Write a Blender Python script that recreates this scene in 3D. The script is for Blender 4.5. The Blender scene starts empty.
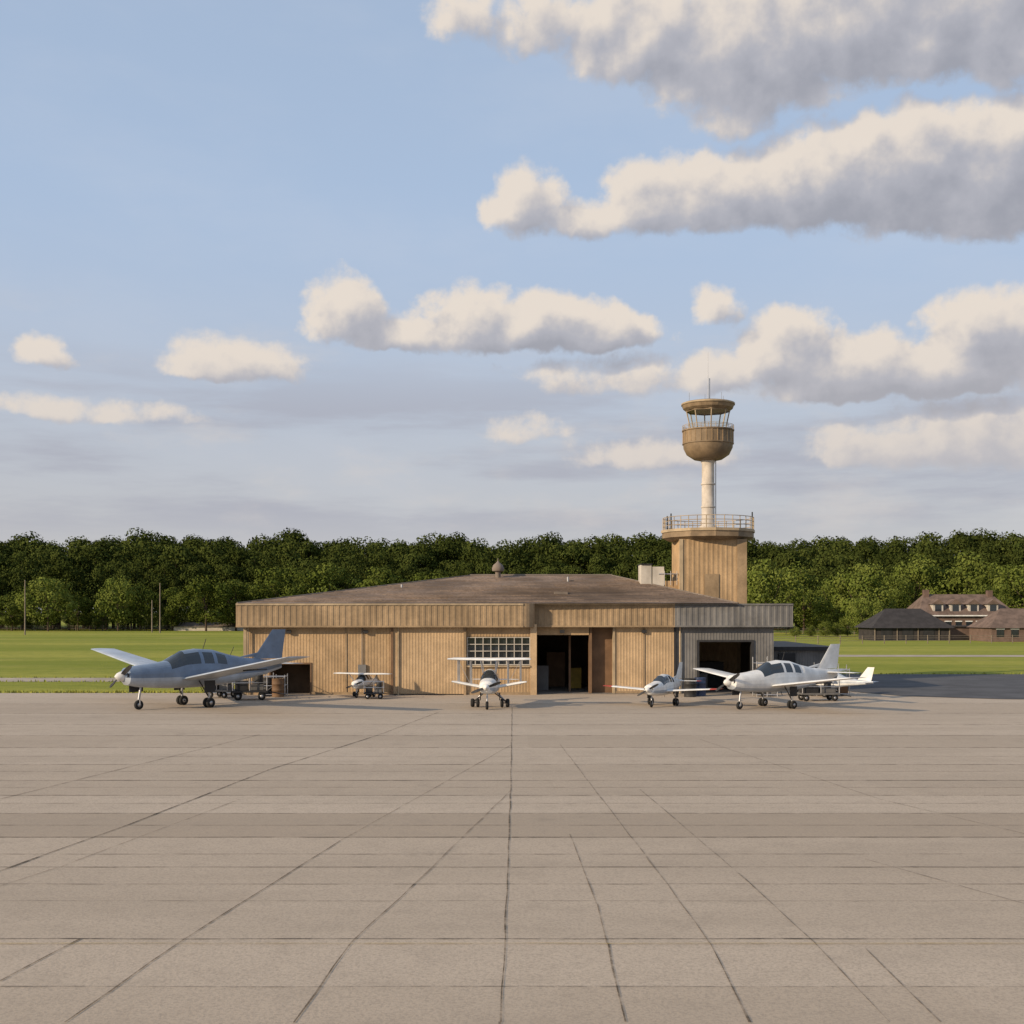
import bpy, math, random
from mathutils import Vector, Matrix
R=random.Random(7)
scene=bpy.context.scene
F=1200.0; H=4.1; HY=612.0
def gp(px,py):
    d=H*F/(py-HY); return ((px-512)/F*d, d)
def XA(px,d): return (px-512)/F*d
def ZA(py,d): return H+(HY-py)/F*d
# ---------------------------------------------------------------- node expression helper
class E:
    def __init__(s,nt,sock): s.nt=nt; s.s=sock
    def op(s,o,*a,clamp=False):
        n=s.nt.nodes.new('ShaderNodeMath'); n.operation=o; n.use_clamp=clamp
        for i,v in enumerate((s,)+a):
            if isinstance(v,E): s.nt.links.new(v.s,n.inputs[i])
            else: n.inputs[i].default_value=v
        return E(s.nt,n.outputs[0])
    def __add__(s,o): return s.op('ADD',o)
    def __sub__(s,o): return s.op('SUBTRACT',o)
    def __mul__(s,o): return s.op('MULTIPLY',o)
    def __truediv__(s,o): return s.op('DIVIDE',o)
def sstep(e,a,b,lo=0.,hi=1.):
    n=e.nt.nodes.new('ShaderNodeMapRange'); n.interpolation_type='SMOOTHSTEP'
    e.nt.links.new(e.s,n.inputs[0])
    for i,v in enumerate((a,b,lo,hi)): n.inputs[i+1].default_value=v
    return E(e.nt,n.outputs[0])
def comb(nt,x,y,z=0.):
    n=nt.nodes.new('ShaderNodeCombineXYZ')
    for i,v in enumerate((x,y,z)):
        if isinstance(v,E): nt.links.new(v.s,n.inputs[i])
        else: n.inputs[i].default_value=v
    return n.outputs[0]
def noise(nt,vec,scale,detail=4,rough=.55,col=False):
    n=nt.nodes.new('ShaderNodeTexNoise'); n.inputs['Scale'].default_value=scale
    n.inputs['Detail'].default_value=detail; n.inputs['Roughness'].default_value=rough
    if vec is not None: nt.links.new(vec,n.inputs['Vector'])
    return n.outputs['Color'] if col else E(nt,n.outputs['Fac'])
def mixc(nt,f,a,b,mode='MIX'):
    n=nt.nodes.new('ShaderNodeMix'); n.data_type='RGBA'; n.blend_type=mode; n.clamp_factor=True
    for idx,v in ((0,f),(6,a),(7,b)):
        if isinstance(v,E): nt.links.new(v.s,n.inputs[idx])
        elif isinstance(v,bpy.types.NodeSocket): nt.links.new(v,n.inputs[idx])
        elif idx==0: n.inputs[0].default_value=v
        else: n.inputs[idx].default_value=(*v,1)
    return n.outputs[2]
# ---------------------------------------------------------------- materials
MATS={}
def mat(name,col,rough=.8,metal=0.,var=.25,scale=1.5,bump=.0,col2=None,streak=0.,fine=0.,spec=.3):
    if name in MATS: return MATS[name]
    m=bpy.data.materials.new(name); m.use_nodes=True; nt=m.node_tree
    b=nt.nodes['Principled BSDF']; b.inputs['Roughness'].default_value=rough; b.inputs['Metallic'].default_value=metal
    b.inputs['Specular IOR Level'].default_value=spec
    tc=nt.nodes.new('ShaderNodeTexCoord').outputs['Object']
    n=noise(nt,tc,scale,5,.65)
    c2=col2 or tuple(c*(1-var) for c in col); c1=tuple(min(1,c*(1+var*.5)) for c in col)
    f=sstep(n,.3,.7)
    c=mixc(nt,f,c2,c1)
    if streak>0:
        mp=nt.nodes.new('ShaderNodeMapping'); mp.inputs['Scale'].default_value=(1.3,1.3,.55); nt.links.new(tc,mp.inputs[0])
        s=sstep(noise(nt,mp.outputs[0],1.,8,.75),.42,.72)*streak
        c=mixc(nt,s,c,tuple(v*.5 for v in col))
    if fine>0:
        s=noise(nt,tc,scale*22,3,.6)
        c=mixc(nt,sstep(s,.35,.7,0,fine),c,tuple(v*.5 for v in col))
    nt.links.new(c,b.inputs['Base Color'])
    if bump>0:
        bp=nt.nodes.new('ShaderNodeBump'); bp.inputs['Strength'].default_value=bump; bp.inputs['Distance'].default_value=.02
        nt.links.new(noise(nt,tc,scale*12,4,.6).s,bp.inputs['Height']); nt.links.new(bp.outputs[0],b.inputs['Normal'])
    MATS[name]=m; return m
def glassmat(name,tint,mixf=.25):
    m=bpy.data.materials.new(name); m.use_nodes=True; nt=m.node_tree; nt.nodes.clear()
    o=nt.nodes.new('ShaderNodeOutputMaterial'); t=nt.nodes.new('ShaderNodeBsdfTransparent'); t.inputs[0].default_value=(*tint,1)
    g=nt.nodes.new('ShaderNodeBsdfGlossy'); g.inputs['Roughness'].default_value=.03
    mx=nt.nodes.new('ShaderNodeMixShader'); mx.inputs[0].default_value=mixf
    nt.links.new(t.outputs[0],mx.inputs[1]); nt.links.new(g.outputs[0],mx.inputs[2]); nt.links.new(mx.outputs[0],o.inputs[0])
    MATS[name]=m; return m
tan=mat('tan_corrugated_steel',(.44,.305,.175),.75,0,.25,.55,0,streak=.5,fine=.3,spec=.15)
tan2=mat('tan_door_steel',(.49,.35,.21),.75,0,.22,.7,0,streak=.45,fine=.3,spec=.15)
fascia_t=mat('fascia_tan',(.34,.245,.15),.75,0,.3,.5,0,streak=.65,fine=.3,spec=.15)
grey=mat('grey_corrugated_steel',(.16,.155,.15),.6,0,.3,.6,0,streak=.7)
brown=mat('brown_panel',(.17,.10,.055),.7,0,.3,1.,streak=.4)
trim=mat('trim_cream',(.40,.31,.20),.6,0,.3,1,streak=.5)
dark=mat('dark_steel',(.03,.03,.032),.6,0,.3,2)
shing=mat('roof_shingles',(.235,.175,.135),.9,0,.5,.35,.5,fine=.6)
flat=mat('roof_membrane',(.17,.14,.115),.9,0,.3,.6)
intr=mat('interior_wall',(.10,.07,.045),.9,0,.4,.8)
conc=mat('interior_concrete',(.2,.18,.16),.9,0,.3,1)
white=mat('white_paint',(.74,.73,.70),.35,0,.15,1.5,spec=.5,streak=.3)
offw=mat('offwhite_plaster',(.50,.46,.40),.8,0,.2,1,streak=.35)
towc=mat('tower_column_white',(.56,.50,.43),.7,0,.25,1,streak=.6)
cabm=mat('cab_brown_metal',(.25,.18,.11),.6,0,.35,1.2,streak=.7)
blue=mat('aircraft_blue_grey',(.15,.20,.28),.3,0,.2,1.5,spec=.5,streak=.35)
lblue=mat('aircraft_pale_blue',(.40,.44,.49),.35,0,.2,1.5,spec=.5,streak=.3)
navy=mat('aircraft_navy',(.03,.05,.11),.35,0,.1,2,spec=.5)
red=mat('aircraft_red',(.42,.05,.03),.35,0,.1,2,spec=.5)
alu=mat('bare_aluminium',(.45,.45,.46),.35,.7,.15,2)
rub=mat('tyre_rubber',(.02,.02,.02),.8,0,.3,6)
win=mat('dark_window',(.02,.025,.03),.08,0,.2,2,spec=.8)
glass=glassmat('clear_glass',(.95,.97,.96),.06)
bark=mat('bark',(.09,.065,.045),.95,0,.4,3)
woodp=mat('weathered_pole',(.22,.18,.14),.9,0,.3,3)
yellow=mat('equipment_yellow',(.45,.30,.05),.6,0,.25,2)
orange=mat('roof_tile_brown',(.17,.12,.095),.9,0,.4,.8,fine=.5)
brick=mat('house_brick',(.15,.10,.08),.9,0,.3,1)
drkwood=mat('barn_dark_wood',(.04,.036,.036),.9,0,.3,1)
# ---------------------------------------------------------------- mesh builder
def empty(name,loc=(0,0,0),rot=0,scale=1):
    e=bpy.data.objects.new(name,None); scene.collection.objects.link(e); e.location=loc; e.rotation_euler=(0,0,rot); e.scale=(scale,)*3
    return e
class MB:
    def __init__(s): s.v=[]; s.f=[]; s.m=[]; s.sm=[]; s.mats=[]
    def mi(s,m):
        if m not in s.mats: s.mats.append(m)
        return s.mats.index(m)
    def add(s,vs,fs,m,smooth=False):
        o=len(s.v); s.v+= [tuple(v) for v in vs]; k=s.mi(m)
        for f in fs: s.f.append(tuple(i+o for i in f)); s.m.append(k); s.sm.append(smooth)
    def box(s,a,b,m):
        x0,y0,z0=a;x1,y1,z1=b
        vs=[(x,y,z) for z in (z0,z1) for y in (y0,y1) for x in (x0,x1)]
        s.add(vs,[(0,2,3,1),(4,5,7,6),(0,1,5,4),(2,6,7,3),(0,4,6,2),(1,3,7,5)],m)
    def tube(s,p,q,r,m,r2=None,n=8,caps=True):
        p=Vector(p);q=Vector(q);r2=r if r2 is None else r2
        d=(q-p).normalized(); a=d.orthogonal().normalized(); b=d.cross(a)
        vs=[]
        for c,rr in ((p,r),(q,r2)):
            for i in range(n):
                t=2*math.pi*i/n; vs.append(c+a*math.cos(t)*rr+b*math.sin(t)*rr)
        fs=[(i,(i+1)%n,n+(i+1)%n,n+i) for i in range(n)]
        s.add(vs,fs,m,n>6)
        if caps: s.add(vs,[tuple(range(n))[::-1],tuple(range(n,2*n))],m)
    def lathe(s,prof,m,c=(0,0,0),axis='Z',n=24,smooth=True):
        vs=[];fs=[]
        for r,h in prof:
            for i in range(n):
                t=2*math.pi*i/n; x,y=r*math.cos(t),r*math.sin(t)
                vs.append({'Z':(c[0]+x,c[1]+y,c[2]+h),'Y':(c[0]+x,c[1]+h,c[2]+y),'X':(c[0]+h,c[1]+x,c[2]+y)}[axis])
        for k in range(len(prof)-1):
            for i in range(n):
                j=(i+1)%n; fs.append((k*n+i,k*n+j,(k+1)*n+j,(k+1)*n+i))
        s.add(vs,fs,m,smooth)
    def corr(s,x0,x1,z0,z1,y,m,pitch=.15,dep=.010,axis='x'):
        pts=[];x=x0
        while x<x1-1e-4:
            for a,d in ((0,0),(.45,0),(.55,-dep),(.9,-dep)):
                xx=x+a*pitch
                if xx<x1: pts.append((xx,d))
            x+=pitch
        pts.append((x1,0)); vs=[]
        for xx,d in pts:
            for z in (z0,z1): vs.append((xx,y+d,z) if axis=='x' else (y+d,xx,z))
        s.add(vs,[(2*i,2*i+2,2*i+3,2*i+1) for i in range(len(pts)-1)],m)
    def obj(s,name,parent=None,bevel=0):
        me=bpy.data.meshes.new(name); me.from_pydata(s.v,[],s.f)
        for m in s.mats: me.materials.append(m)
        me.polygons.foreach_set('material_index',s.m); me.polygons.foreach_set('use_smooth',s.sm); me.update()
        o=bpy.data.objects.new(name,me); scene.collection.objects.link(o)
        if parent: o.parent=parent
        if bevel:
            b=o.modifiers.new('bevel','BEVEL'); b.width=bevel; b.segments=2; b.limit_method='ANGLE'
        return o
# ================================================================= GROUND
def grass_mat():
    m=bpy.data.materials.new('grass'); m.use_nodes=True; nt=m.node_tree; b=nt.nodes['Principled BSDF']
    b.inputs['Roughness'].default_value=.95; b.inputs['Specular IOR Level'].default_value=.1
    tc=nt.nodes.new('ShaderNodeTexCoord').outputs['Object']
    mp=nt.nodes.new('ShaderNodeMapping'); mp.inputs['Scale'].default_value=(.012,.06,1); nt.links.new(tc,mp.inputs[0])
    n1=sstep(noise(nt,mp.outputs[0],1.,6,.65),.35,.65)
    c=mixc(nt,n1,(.20,.225,.030),(.33,.315,.060))
    n2=sstep(noise(nt,tc,.8,6,.75),.35,.7)
    c=mixc(nt,n2*.45,c,(.11,.145,.02))
    n3=sstep(noise(nt,tc,.07,4,.6),.55,.75)
    c=mixc(nt,n3*.5,c,(.34,.29,.10))
    nt.links.new(c,b.inputs['Base Color'])
    bp=nt.nodes.new('ShaderNodeBump'); bp.inputs['Distance'].default_value=.1; bp.inputs['Strength'].default_value=.6
    nt.links.new(noise(nt,tc,6,4,.7).s,bp.inputs['Height']); nt.links.new(bp.outputs[0],b.inputs['Normal'])
    return m
gm=grass_mat()
g=MB(); g.add([(-4000,-500,0),(4000,-500,0),(4000,6000,0),(-4000,6000,0)],[(0,1,2,3)],gm); g.obj('grass_field')
g=MB()
for i in range(5200):
    t=R.random()
    if t<.62: x=R.uniform(-75,-12.3); y=60.62+abs(R.gauss(0,.22))-.08
    elif t<.8: x=R.uniform(-75,-14.5); y=R.choice([70.45,74.65])+R.gauss(0,.12)
    else: x=R.uniform(17,90); y=78.55+abs(R.gauss(0,.3))
    h_=R.uniform(.05,.17); a=R.uniform(0,3.14); dx,dy=math.cos(a)*.05,math.sin(a)*.05
    g.add([(x-dx,y-dy,0),(x+dx,y+dy,0),(x+R.uniform(-.05,.05),y+R.uniform(-.05,.05),h_)],[(0,1,2)],gm)
g.obj('grass_fringe')
def conc_mat():
    m=bpy.data.materials.new('apron_concrete'); m.use_nodes=True; nt=m.node_tree; b=nt.nodes['Principled BSDF']
    b.inputs['Roughness'].default_value=.85; b.inputs['Specular IOR Level'].default_value=.15
    tc=nt.nodes.new('ShaderNodeTexCoord').outputs['Object']
    at=nt.nodes.new('ShaderNodeAttribute'); at.attribute_name='tone'; tone=E(nt,at.outputs['Fac'])
    c=mixc(nt,tone,(.365,.295,.222),(.51,.425,.335))
    mp=nt.nodes.new('ShaderNodeMapping'); mp.inputs['Scale'].default_value=(.07,.40,1); nt.links.new(tc,mp.inputs[0])
    c=mixc(nt,sstep(noise(nt,mp.outputs[0],1.,6,.65),.38,.68,0,.45),c,(.335,.275,.21))
    c=mixc(nt,sstep(noise(nt,tc,1.3,7,.72),.45,.75,0,.35),c,(.275,.225,.175))
    c=mixc(nt,sstep(noise(nt,tc,24,3,.75),.42,.66,0,.5),c,(.245,.205,.165))
    c=mixc(nt,sstep(noise(nt,tc,.33,5,.65),.62,.74,0,.4),c,(.195,.165,.13))
    nt.links.new(c,b.inputs['Base Color'])
    bp=nt.nodes.new('ShaderNodeBump'); bp.inputs['Distance'].default_value=.012; bp.inputs['Strength'].default_value=.5
    nt.links.new(noise(nt,tc,30,4,.7).s,bp.inputs['Height']); nt.links.new(bp.outputs[0],b.inputs['Normal'])
    return m
cm=conc_mat()
rowpx=[988,940,885,868,838,814,796,781,765,748,736,725,714,704]
rows=[-25,-18,-10,-4,1,6,10]+[H*F/(p-HY) for p in rowpx]
rows+= [60.6,66,72,78]
cols=[-150+4.3*i for i in range(72)]
vs=[];fs=[];tones=[]
for j in range(len(rows)-1):
    rt=R.random()*.45+.3
    if abs(rows[j]-H*F/(838-HY))<.1: rt=-.1
    for i in range(len(cols)-1):
        x0,x1=cols[i],cols[i+1]
        if rows[j]>60 and x1<-12: continue
        o=len(vs); vs+=[(x0,rows[j],.012),(x1,rows[j],.012),(x1,rows[j+1],.012),(x0,rows[j+1],.012)]
        fs.append((o,o+1,o+2,o+3)); tones.append(max(0,min(1,rt+R.uniform(-.08,.08))))
apron=empty('concrete_apron')
me=bpy.data.meshes.new('slabs'); me.from_pydata(vs,[],fs); me.materials.append(cm)
a=me.attributes.new('tone','FLOAT','FACE'); a.data.foreach_set('value',tones)
o=bpy.data.objects.new('slabs',me); scene.collection.objects.link(o); o.parent=apron
def jmat(name,c,al=.75,lo=.35):
    m=bpy.data.materials.new(name); m.use_nodes=True; nt=m.node_tree; b=nt.nodes['Principled BSDF']; b.inputs['Roughness'].default_value=.9
    b.inputs['Specular IOR Level'].default_value=.1
    b.inputs['Base Color'].default_value=(*c,1); tc=nt.nodes.new('ShaderNodeTexCoord').outputs['Object']
    nt.links.new(sstep(noise(nt,tc,1.6,6,.75),.36,.62,al*lo,al).s,b.inputs['Alpha']); return m
jd=jmat('joint_sealant',(.06,.05,.04),.8,.25); jm=jmat('joint_medium',(.10,.08,.06),.6,.25); jf=jmat('joint_faint',(.13,.105,.08),.45,.1); yl=jmat('faded_yellow_paint',(.42,.30,.10),.5,.3)
def strip(mb,pts,w,m,z=.018):
    for k in range(len(pts)-1):
        a=Vector((*pts[k],0));b=Vector((*pts[k+1],0)); n=int(max(1,(b-a).length/.8)); d=(b-a).normalized(); s=Vector((-d.y,d.x,0))*w/2
        vs=[];
        for i in range(n+1):
            p=a.lerp(b,i/n)+Vector((R.uniform(-.01,.01),R.uniform(-.012,.012),0)); ww=R.uniform(.55,1.35)
            vs+=[p-s*ww+Vector((0,0,z)),p+s*ww+Vector((0,0,z))]
        mb.add(vs,[(2*i,2*i+2,2*i+3,2*i+1) for i in range(n)],m)
J=MB()
for y in rows[1:-4]:
    pix=HY+H*F/y if y>0 else 2000
    strong=any(abs(pix-p)<2 for p in (940,))
    med=any(abs(pix-p)<2 for p in (868,838,781))
    w=.035 if y<16 else (.05 if y<20 else .08 if y<30 else .12)
    strip(J,[(-150,y),(-40,y),(0,y),(40,y),(155,y)],w,jd if strong else jm if med else jf,.018)
for p in (902,855,826,804,788,772,757):
    y=H*F/(p-HY); strip(J,[(-150,y),(155,y)],.03 if y<20 else .05,jf,.018)
def gpl(l): return [gp(*p) for p in l]
strip(J,gpl([(512,708),(511,780),(508,868),(505,940),(500,1024)]),.022,jd,.022)
strip(J,[gp(500,1024),(-.15,4),(-.3,-20)],.022,jd,.022)
for l,w,m in [([(0,983),(80,940)],.032,jd),([(340,842),(185,940),(65,1024)],.022,jd),([(512,745),(340,842)],.03,jf),
    ([(415,885),(350,945),(295,1024)],.024,jd),([(512,790),(415,885)],.03,jf),
    ([(570,835),(597,905),(608,945)],.022,jm),([(608,945),(625,1024)],.026,jd),([(668,886),(710,945)],.018,jm),([(710,945),(750,1024)],.026,jd),([(560,745),(668,886)],.03,jf),
    ([(745,880),(815,945),(890,1024)],.02,jm),([(640,790),(745,880)],.03,jf),([(865,950),(940,1024)],.02,jm),
    ([(-120,915),(0,872),(130,825),(270,770),(380,735)],.04,jd),([(380,735),(440,712)],.07,jf),
    ([(240,800),(60,868),(-100,920)],.03,jf),([(1030,836),(880,800),(700,740)],.03,jf),([(0,800),(260,735)],.06,jf),([(1024,905),(865,860)],.03,jf)]:
    strip(J,gpl(l),w,m,.022)
yy=H*F/(943-HY)
strip(J,[(-150,yy-.1),(-30,yy-.1),(30,yy-.1),(155,yy-.1)],.05,yl,.026)
J.obj('joints',apron)
T=MB(); shade_mat=mat('painted_ground_shade',(.085,.085,.09),.9,0,.3,.5,.3,fine=.3)  # dark ground patch: building shadow at right, painted in as surface colour
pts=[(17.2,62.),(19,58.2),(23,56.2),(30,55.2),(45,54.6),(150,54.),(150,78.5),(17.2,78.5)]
T.add([(x,y,.03) for x,y in pts],[tuple(range(len(pts)))],shade_mat); T.obj('painted_shadow_patch')
tcm=mat('taxiway_concrete',(.38,.32,.25),.9,0,.25,.5)
T=MB(); T.add([(-300,70.5,.01),(-14.5,70.5,.01),(-14.5,74.6,.01),(-300,74.6,.01)],[(0,1,2,3)],tcm); T.obj('taxiway')
T=MB(); T.add([(18,110,.01),(300,104,.01),(300,108,.01),(18,115,.01)],[(0,1,2,3)],tcm); T.obj('access_road')
# ================================================================= HANGAR BUILDING
YF=59.3; YB=60.1; DEP=83.
B=empty('airport_hangar_building')
def PX(px,d=YF): return XA(px,d)
xl=PX(238); xr=PX(795)
w=MB()
ZT=3.5
w.corr(-13.2,-11.95,0,ZT,YF,tan); w.corr(-11.95,-9.95,1.55,ZT,YF,tan); w.corr(-9.95,-5.9,0,ZT,YF,tan)
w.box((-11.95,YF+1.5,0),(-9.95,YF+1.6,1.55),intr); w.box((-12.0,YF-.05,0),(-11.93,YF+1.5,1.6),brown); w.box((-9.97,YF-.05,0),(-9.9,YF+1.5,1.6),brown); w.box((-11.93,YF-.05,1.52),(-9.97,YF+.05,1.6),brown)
w.corr(-2.3,.95,0,1.46,YF,tan,); w.corr(-2.3,.95,2.88,ZT,YF,tan); 
w.box((-2.3,YF+.01,1.46),(-2.22,YF+.2,2.88),trim)
w.box((.9,YF-.07,0),(1.22,YF+.5,ZT),tan2)
w.corr(YF,DEP-.6,0,ZT,-13.2,tan,axis='y')
w.box((-13.26,YF-.07,0),(-13.1,YF+.08,ZT),trim)
w.box((1.0,YF+.5,0),(1.22,YF+9,ZT),intr)
w.box((1.22,YB,2.95),(3.9,YB+.15,ZT),tan)
w.box((3.9,YB+.45,0),(5.2,YB+.6,ZT),brown)
w.box((3.86,YB,0),(4.0,YB+.6,ZT),brown)
w.corr(5.15,8.15,0,ZT,YB-.05,tan2); w.box((5.05,YB-.12,0),(5.15,YB+.6,ZT),trim)
w.corr(8.15,9.35,0,ZT,YB,grey); w.corr(9.35,12.0,2.6,ZT,YB,grey); w.corr(12.0,13.1,0,ZT,YB,grey)
w.box((8.1,YB-.1,0),(8.2,YB+.1,ZT),dark)
w.box((9.25,YB-.08,0),(9.37,YB+.3,2.7),dark);w.box((11.98,YB-.08,0),(12.1,YB+.3,2.7),dark);w.box((9.37,YB-.08,2.6),(11.98,YB+.3,2.7),dark)
w.corr(YB,DEP-6,0,ZT,13.1,grey,axis='y')
w.box((-13.1,DEP-.7,0),(13.0,DEP-.6,ZT),tan)
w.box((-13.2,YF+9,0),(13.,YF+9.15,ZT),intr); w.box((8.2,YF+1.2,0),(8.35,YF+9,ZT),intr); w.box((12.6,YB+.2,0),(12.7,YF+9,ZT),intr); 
w.box((-9.9,YF-.05,0),(-5.98,YF-.02,.14),fascia_t); w.box((-13.08,YF-.05,0),(-12.01,YF-.02,.14),fascia_t); w.box((-2.2,YF-.05,0),(.88,YF-.02,.14),fascia_t); w.box((5.16,YB-.10,0),(8.08,YB-.07,.14),fascia_t)
for x in (-8.2,): w.box((x-.04,YF-.045,.14),(x+.04,YF-.016,ZT-.1),fascia_t)
for x in (6.6,): w.box((x-.04,YB-.095,.14),(x+.04,YB-.066,ZT-.1),fascia_t)
w.obj('walls',B)
d=MB()
d.corr(-5.95,-2.32,.06,ZT-.05,YF-.09,tan2,pitch=.15); d.box((-5.98,YF-.16,0),(-5.86,YF-.02,ZT),brown); d.box((-2.38,YF-.16,0),(-2.26,YF-.02,ZT),fascia_t)
d.box((-6.2,YF-.2,ZT-.16),(-2.1,YF-.08,ZT-.06),brown)
d.obj('sliding_doors',B)
wi=MB()
wi.box((-2.22,YF+.10,1.46),(.9,YF+.12,2.88),win)
for i in range(9):
    x=-2.2+i*3.08/8; wi.box((x-.02,YF-.03,1.47),(x+.02,YF+.05,2.87),offw)
for i in range(5):
    z=1.5+i*1.34/4; wi.box((-2.22,YF-.035,z-.018),(.9,YF+.045,z+.018),offw)
wi.box((-2.35,YF-.12,1.38),(.9,YF+.02,1.46),trim)
wi.obj('window',B)
it=MB()
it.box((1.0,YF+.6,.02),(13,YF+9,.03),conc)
it.box((1.9,YB+5.5,.03),(2.9,YB+6.2,1.9),brown); it.box((3.1,YB+4,.03),(3.7,YB+4.8,1.1),yellow)
it.box((10,YB+4.5,.03),(11.4,YB+6,1.4),dark); it.box((9.6,YB+2.5,.03),(10.2,YB+3.2,.9),grey)
it.box((2.9,YB+1.2,0.03),(3.0,YB+1.5,2.9),brown); it.box((1.3,YB+2.4,0.03),(1.9,YB+3,1.3),grey)
it.obj('interior',B)
fa=MB(); zt=4.47; zb=3.38
def fband(x0,x1,y,m): 
    fa.corr(x0,x1,zb+.05,zt-.05,y,m,pitch=.3,dep=.02)
    fa.box((x0,y-.05,zt-.04),(x1,y+.05,zt+.05),trim if m is not grey else grey); fa.box((x0,y-.04,zb-.03),(x1,y+.05,zb+.05),m)
ya=YF-.45
fband(xl,.55,ya,fascia_t)
for k in range(6):
    t0=math.pi/2*k/6; t1=math.pi/2*(k+1)/6; r=.6
    p0=(.55+r*math.sin(t0),ya+r-r*math.cos(t0)); p1=(.55+r*math.sin(t1),ya+r-r*math.cos(t1))
    fa.add([(*p0,zb-.03),(*p1,zb-.03),(*p1,zt+.05),(*p0,zt+.05)],[(0,1,2,3)],fascia_t,True)
yb=YB-.4
fband(1.15,8.1,yb,fascia_t); fband(8.1,xr,yb,grey)
fa.corr(ya,DEP,zb,zt,xl,fascia_t,pitch=.3,axis='y'); fa.corr(yb,DEP-5,zb,zt,xr,grey,pitch=.3,axis='y')
fa.add([(xl,ya,zb),(.55,ya,zb),(1.15,ya+.6,zb),(1.15,yb,zb),(xr,yb,zb),(xr,DEP-5,zb),(xl,DEP-5,zb)],[(0,6,5,4,3,2,1)],grey)
fa.add([(xl,ya,zt+.03),(.55,ya,zt+.03),(1.15,ya+.6,zt+.03),(1.15,yb,zt+.03),(xr,yb,zt+.03),(xr,DEP-5,zt+.03),(xl,DEP,zt+.03)],[(0,1,2,3,4,5,6)],flat)
fa.obj('fascia',B)
rf=MB(); yr=YF+12; zr=ZA(575.5,yr)
x0,x1=XA(470,yr),XA(612,yr); ev=zt+.06; hr=11.2
c=[(xl+.05,ya+.03,ev),(hr,ya+.6,ev),(hr,DEP,ev),(xl+.05,DEP,ev),(x0,yr,zr),(x1,yr,zr)]
rf.add(c,[(0,1,5,4),(1,2,5),(2,3,4,5),(3,0,4)],shing)
rf.tube((x0,yr,zr+.02),(x1,yr,zr+.02),.06,flat); rf.tube(c[0],c[4],.05,flat); rf.tube(c[1],c[5],.05,flat)
for i in range(1,22):
    t=i/22; y=ya+.03+(yr-ya)*t; z=ev+(zr-ev)*t; xa=(xl+.05)+(x0-xl)*t; xb=hr+(x1-hr)*t
    x=xa+.1
    while x<xb-.1:
        x2=min(xb-.1,x+R.uniform(.6,2.2)); rf.box((x,y-.04,z-.01),(x2-.02,y+.08,z+R.uniform(.012,.04)),shing); x=x2
rf.obj('roof',B)
rv=MB(); xv=XA(498,yr-1)
rv.lathe([(.16,5.7),(.16,6.45),(.34,6.5),(.36,6.65),(.28,6.85),(.1,7.0),(.03,7.1),(.02,7.25)],flat,(xv,yr-1,0),n=14)
rv.tube((xv+4,yr-3,5.5),(xv+4,yr-3,6.1),.06,alu); rv.tube((-6,YF+6,4.8),(-6,YF+6,5.6),.06,alu); rv.tube((-9,YF+4,4.6),(-9,YF+4,5.15),.08,dark)
rv.box((2.2,YF+3,4.8),(2.9,YF+3.6,5.15),flat); 
xa=XA(640,67.5); rv.box((xa,67,4.4),(xa+.6,68.4,ZA(565,67.5)),offw); rv.box((xa+.65,67,4.4),(xa+1.3,68.4,ZA(567,67.5)),offw); rv.box((xa+1.35,67,4.4),(xa+2.4,68.4,ZA(581,67.5)),tan)
rv.box((xa-.04,66.9,ZA(565,67.5)),(xa+.64,68.5,ZA(565,67.5)+.05),dark)
rv.tube((xa+1,67,ZA(574,67)),(xa+3,67,ZA(574,67)),.04,alu)
for i in range(5): rv.tube((xa+1.3+i*.35,66.9,5.6),(xa+1.3+i*.35,66.9,ZA(571,67)),.025,alu,n=5)
rv.obj('roof_equipment',B,.02)
dp=MB()
for x in (-13.0,-5.6,8.4): dp.tube((x,YF-.15 if x<1 else YB-.12,0),(x,YF-.15 if x<1 else YB-.12,3.4),.04,trim)
for x in (-11,-7.2,2.5,6.6): 
    y=(YF if x<1 else YB)-.12; dp.box((x-.12,y-.1,3.05),(x+.12,y,3.2),dark)
dp.box((12.3,YB-.25,.8),(12.8,YB-.08,1.6),offw)
dp.box((-7.6,YF-.12,.9),(-7.2,YF-.03,1.5),grey); dp.tube((-7.4,YF-.06,1.5),(-7.4,YF-.06,3.3),.025,grey,n=6)
dp.obj('wall_fittings',B)
A=empty('storage_shed'); m=MB(); 
m.corr(13.3,16.9,0,2.05,64.,grey); m.box((13.3,64.05,0),(16.9,76,2.0),dark); m.box((13.2,63.8,2.05),(17.3,76.2,2.25),dark)
m.box((14.2,63.9,0),(15.1,63.99,1.9),dark)
m.obj('shed_body',A)
# ================================================================= CONTROL TOWER
TD=68.; tx=XA(708,TD); s=TD/F
TW=empty('control_tower',(tx,TD,0))
t=MB(); hw=1.8; zb0=ZA(541,TD)
t.corr(-hw,hw,0,zb0,-hw,tan,pitch=.26,dep=.016)
t.corr(-hw,hw,0,zb0,-hw,tan,pitch=.26,dep=.016,axis='y')
t.box((-hw+.02,-hw+.02,0),(hw-.05,hw,zb0),tan); t.box((hw-.5,-hw-.07,0),(hw+.04,-hw+.1,zb0),fascia_t); t.box((-hw-.06,-hw-.07,0),(-hw+.12,-hw+.1,zb0),trim)
t.box((-.5,-hw-.06,4.6),(.3,-hw+.01,6.2),fascia_t)
t.obj('base',TW)
t=MB(); zd=ZA(531,TD); r=2.6
t.lathe([(1.9,zb0-.02),(2.3,zb0),(r-.05,zb0+.12),(r,zb0+.14),(r,zd),(r-.1,zd+.02),(.01,zd+.02)],cabm,n=12,smooth=False)
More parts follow.
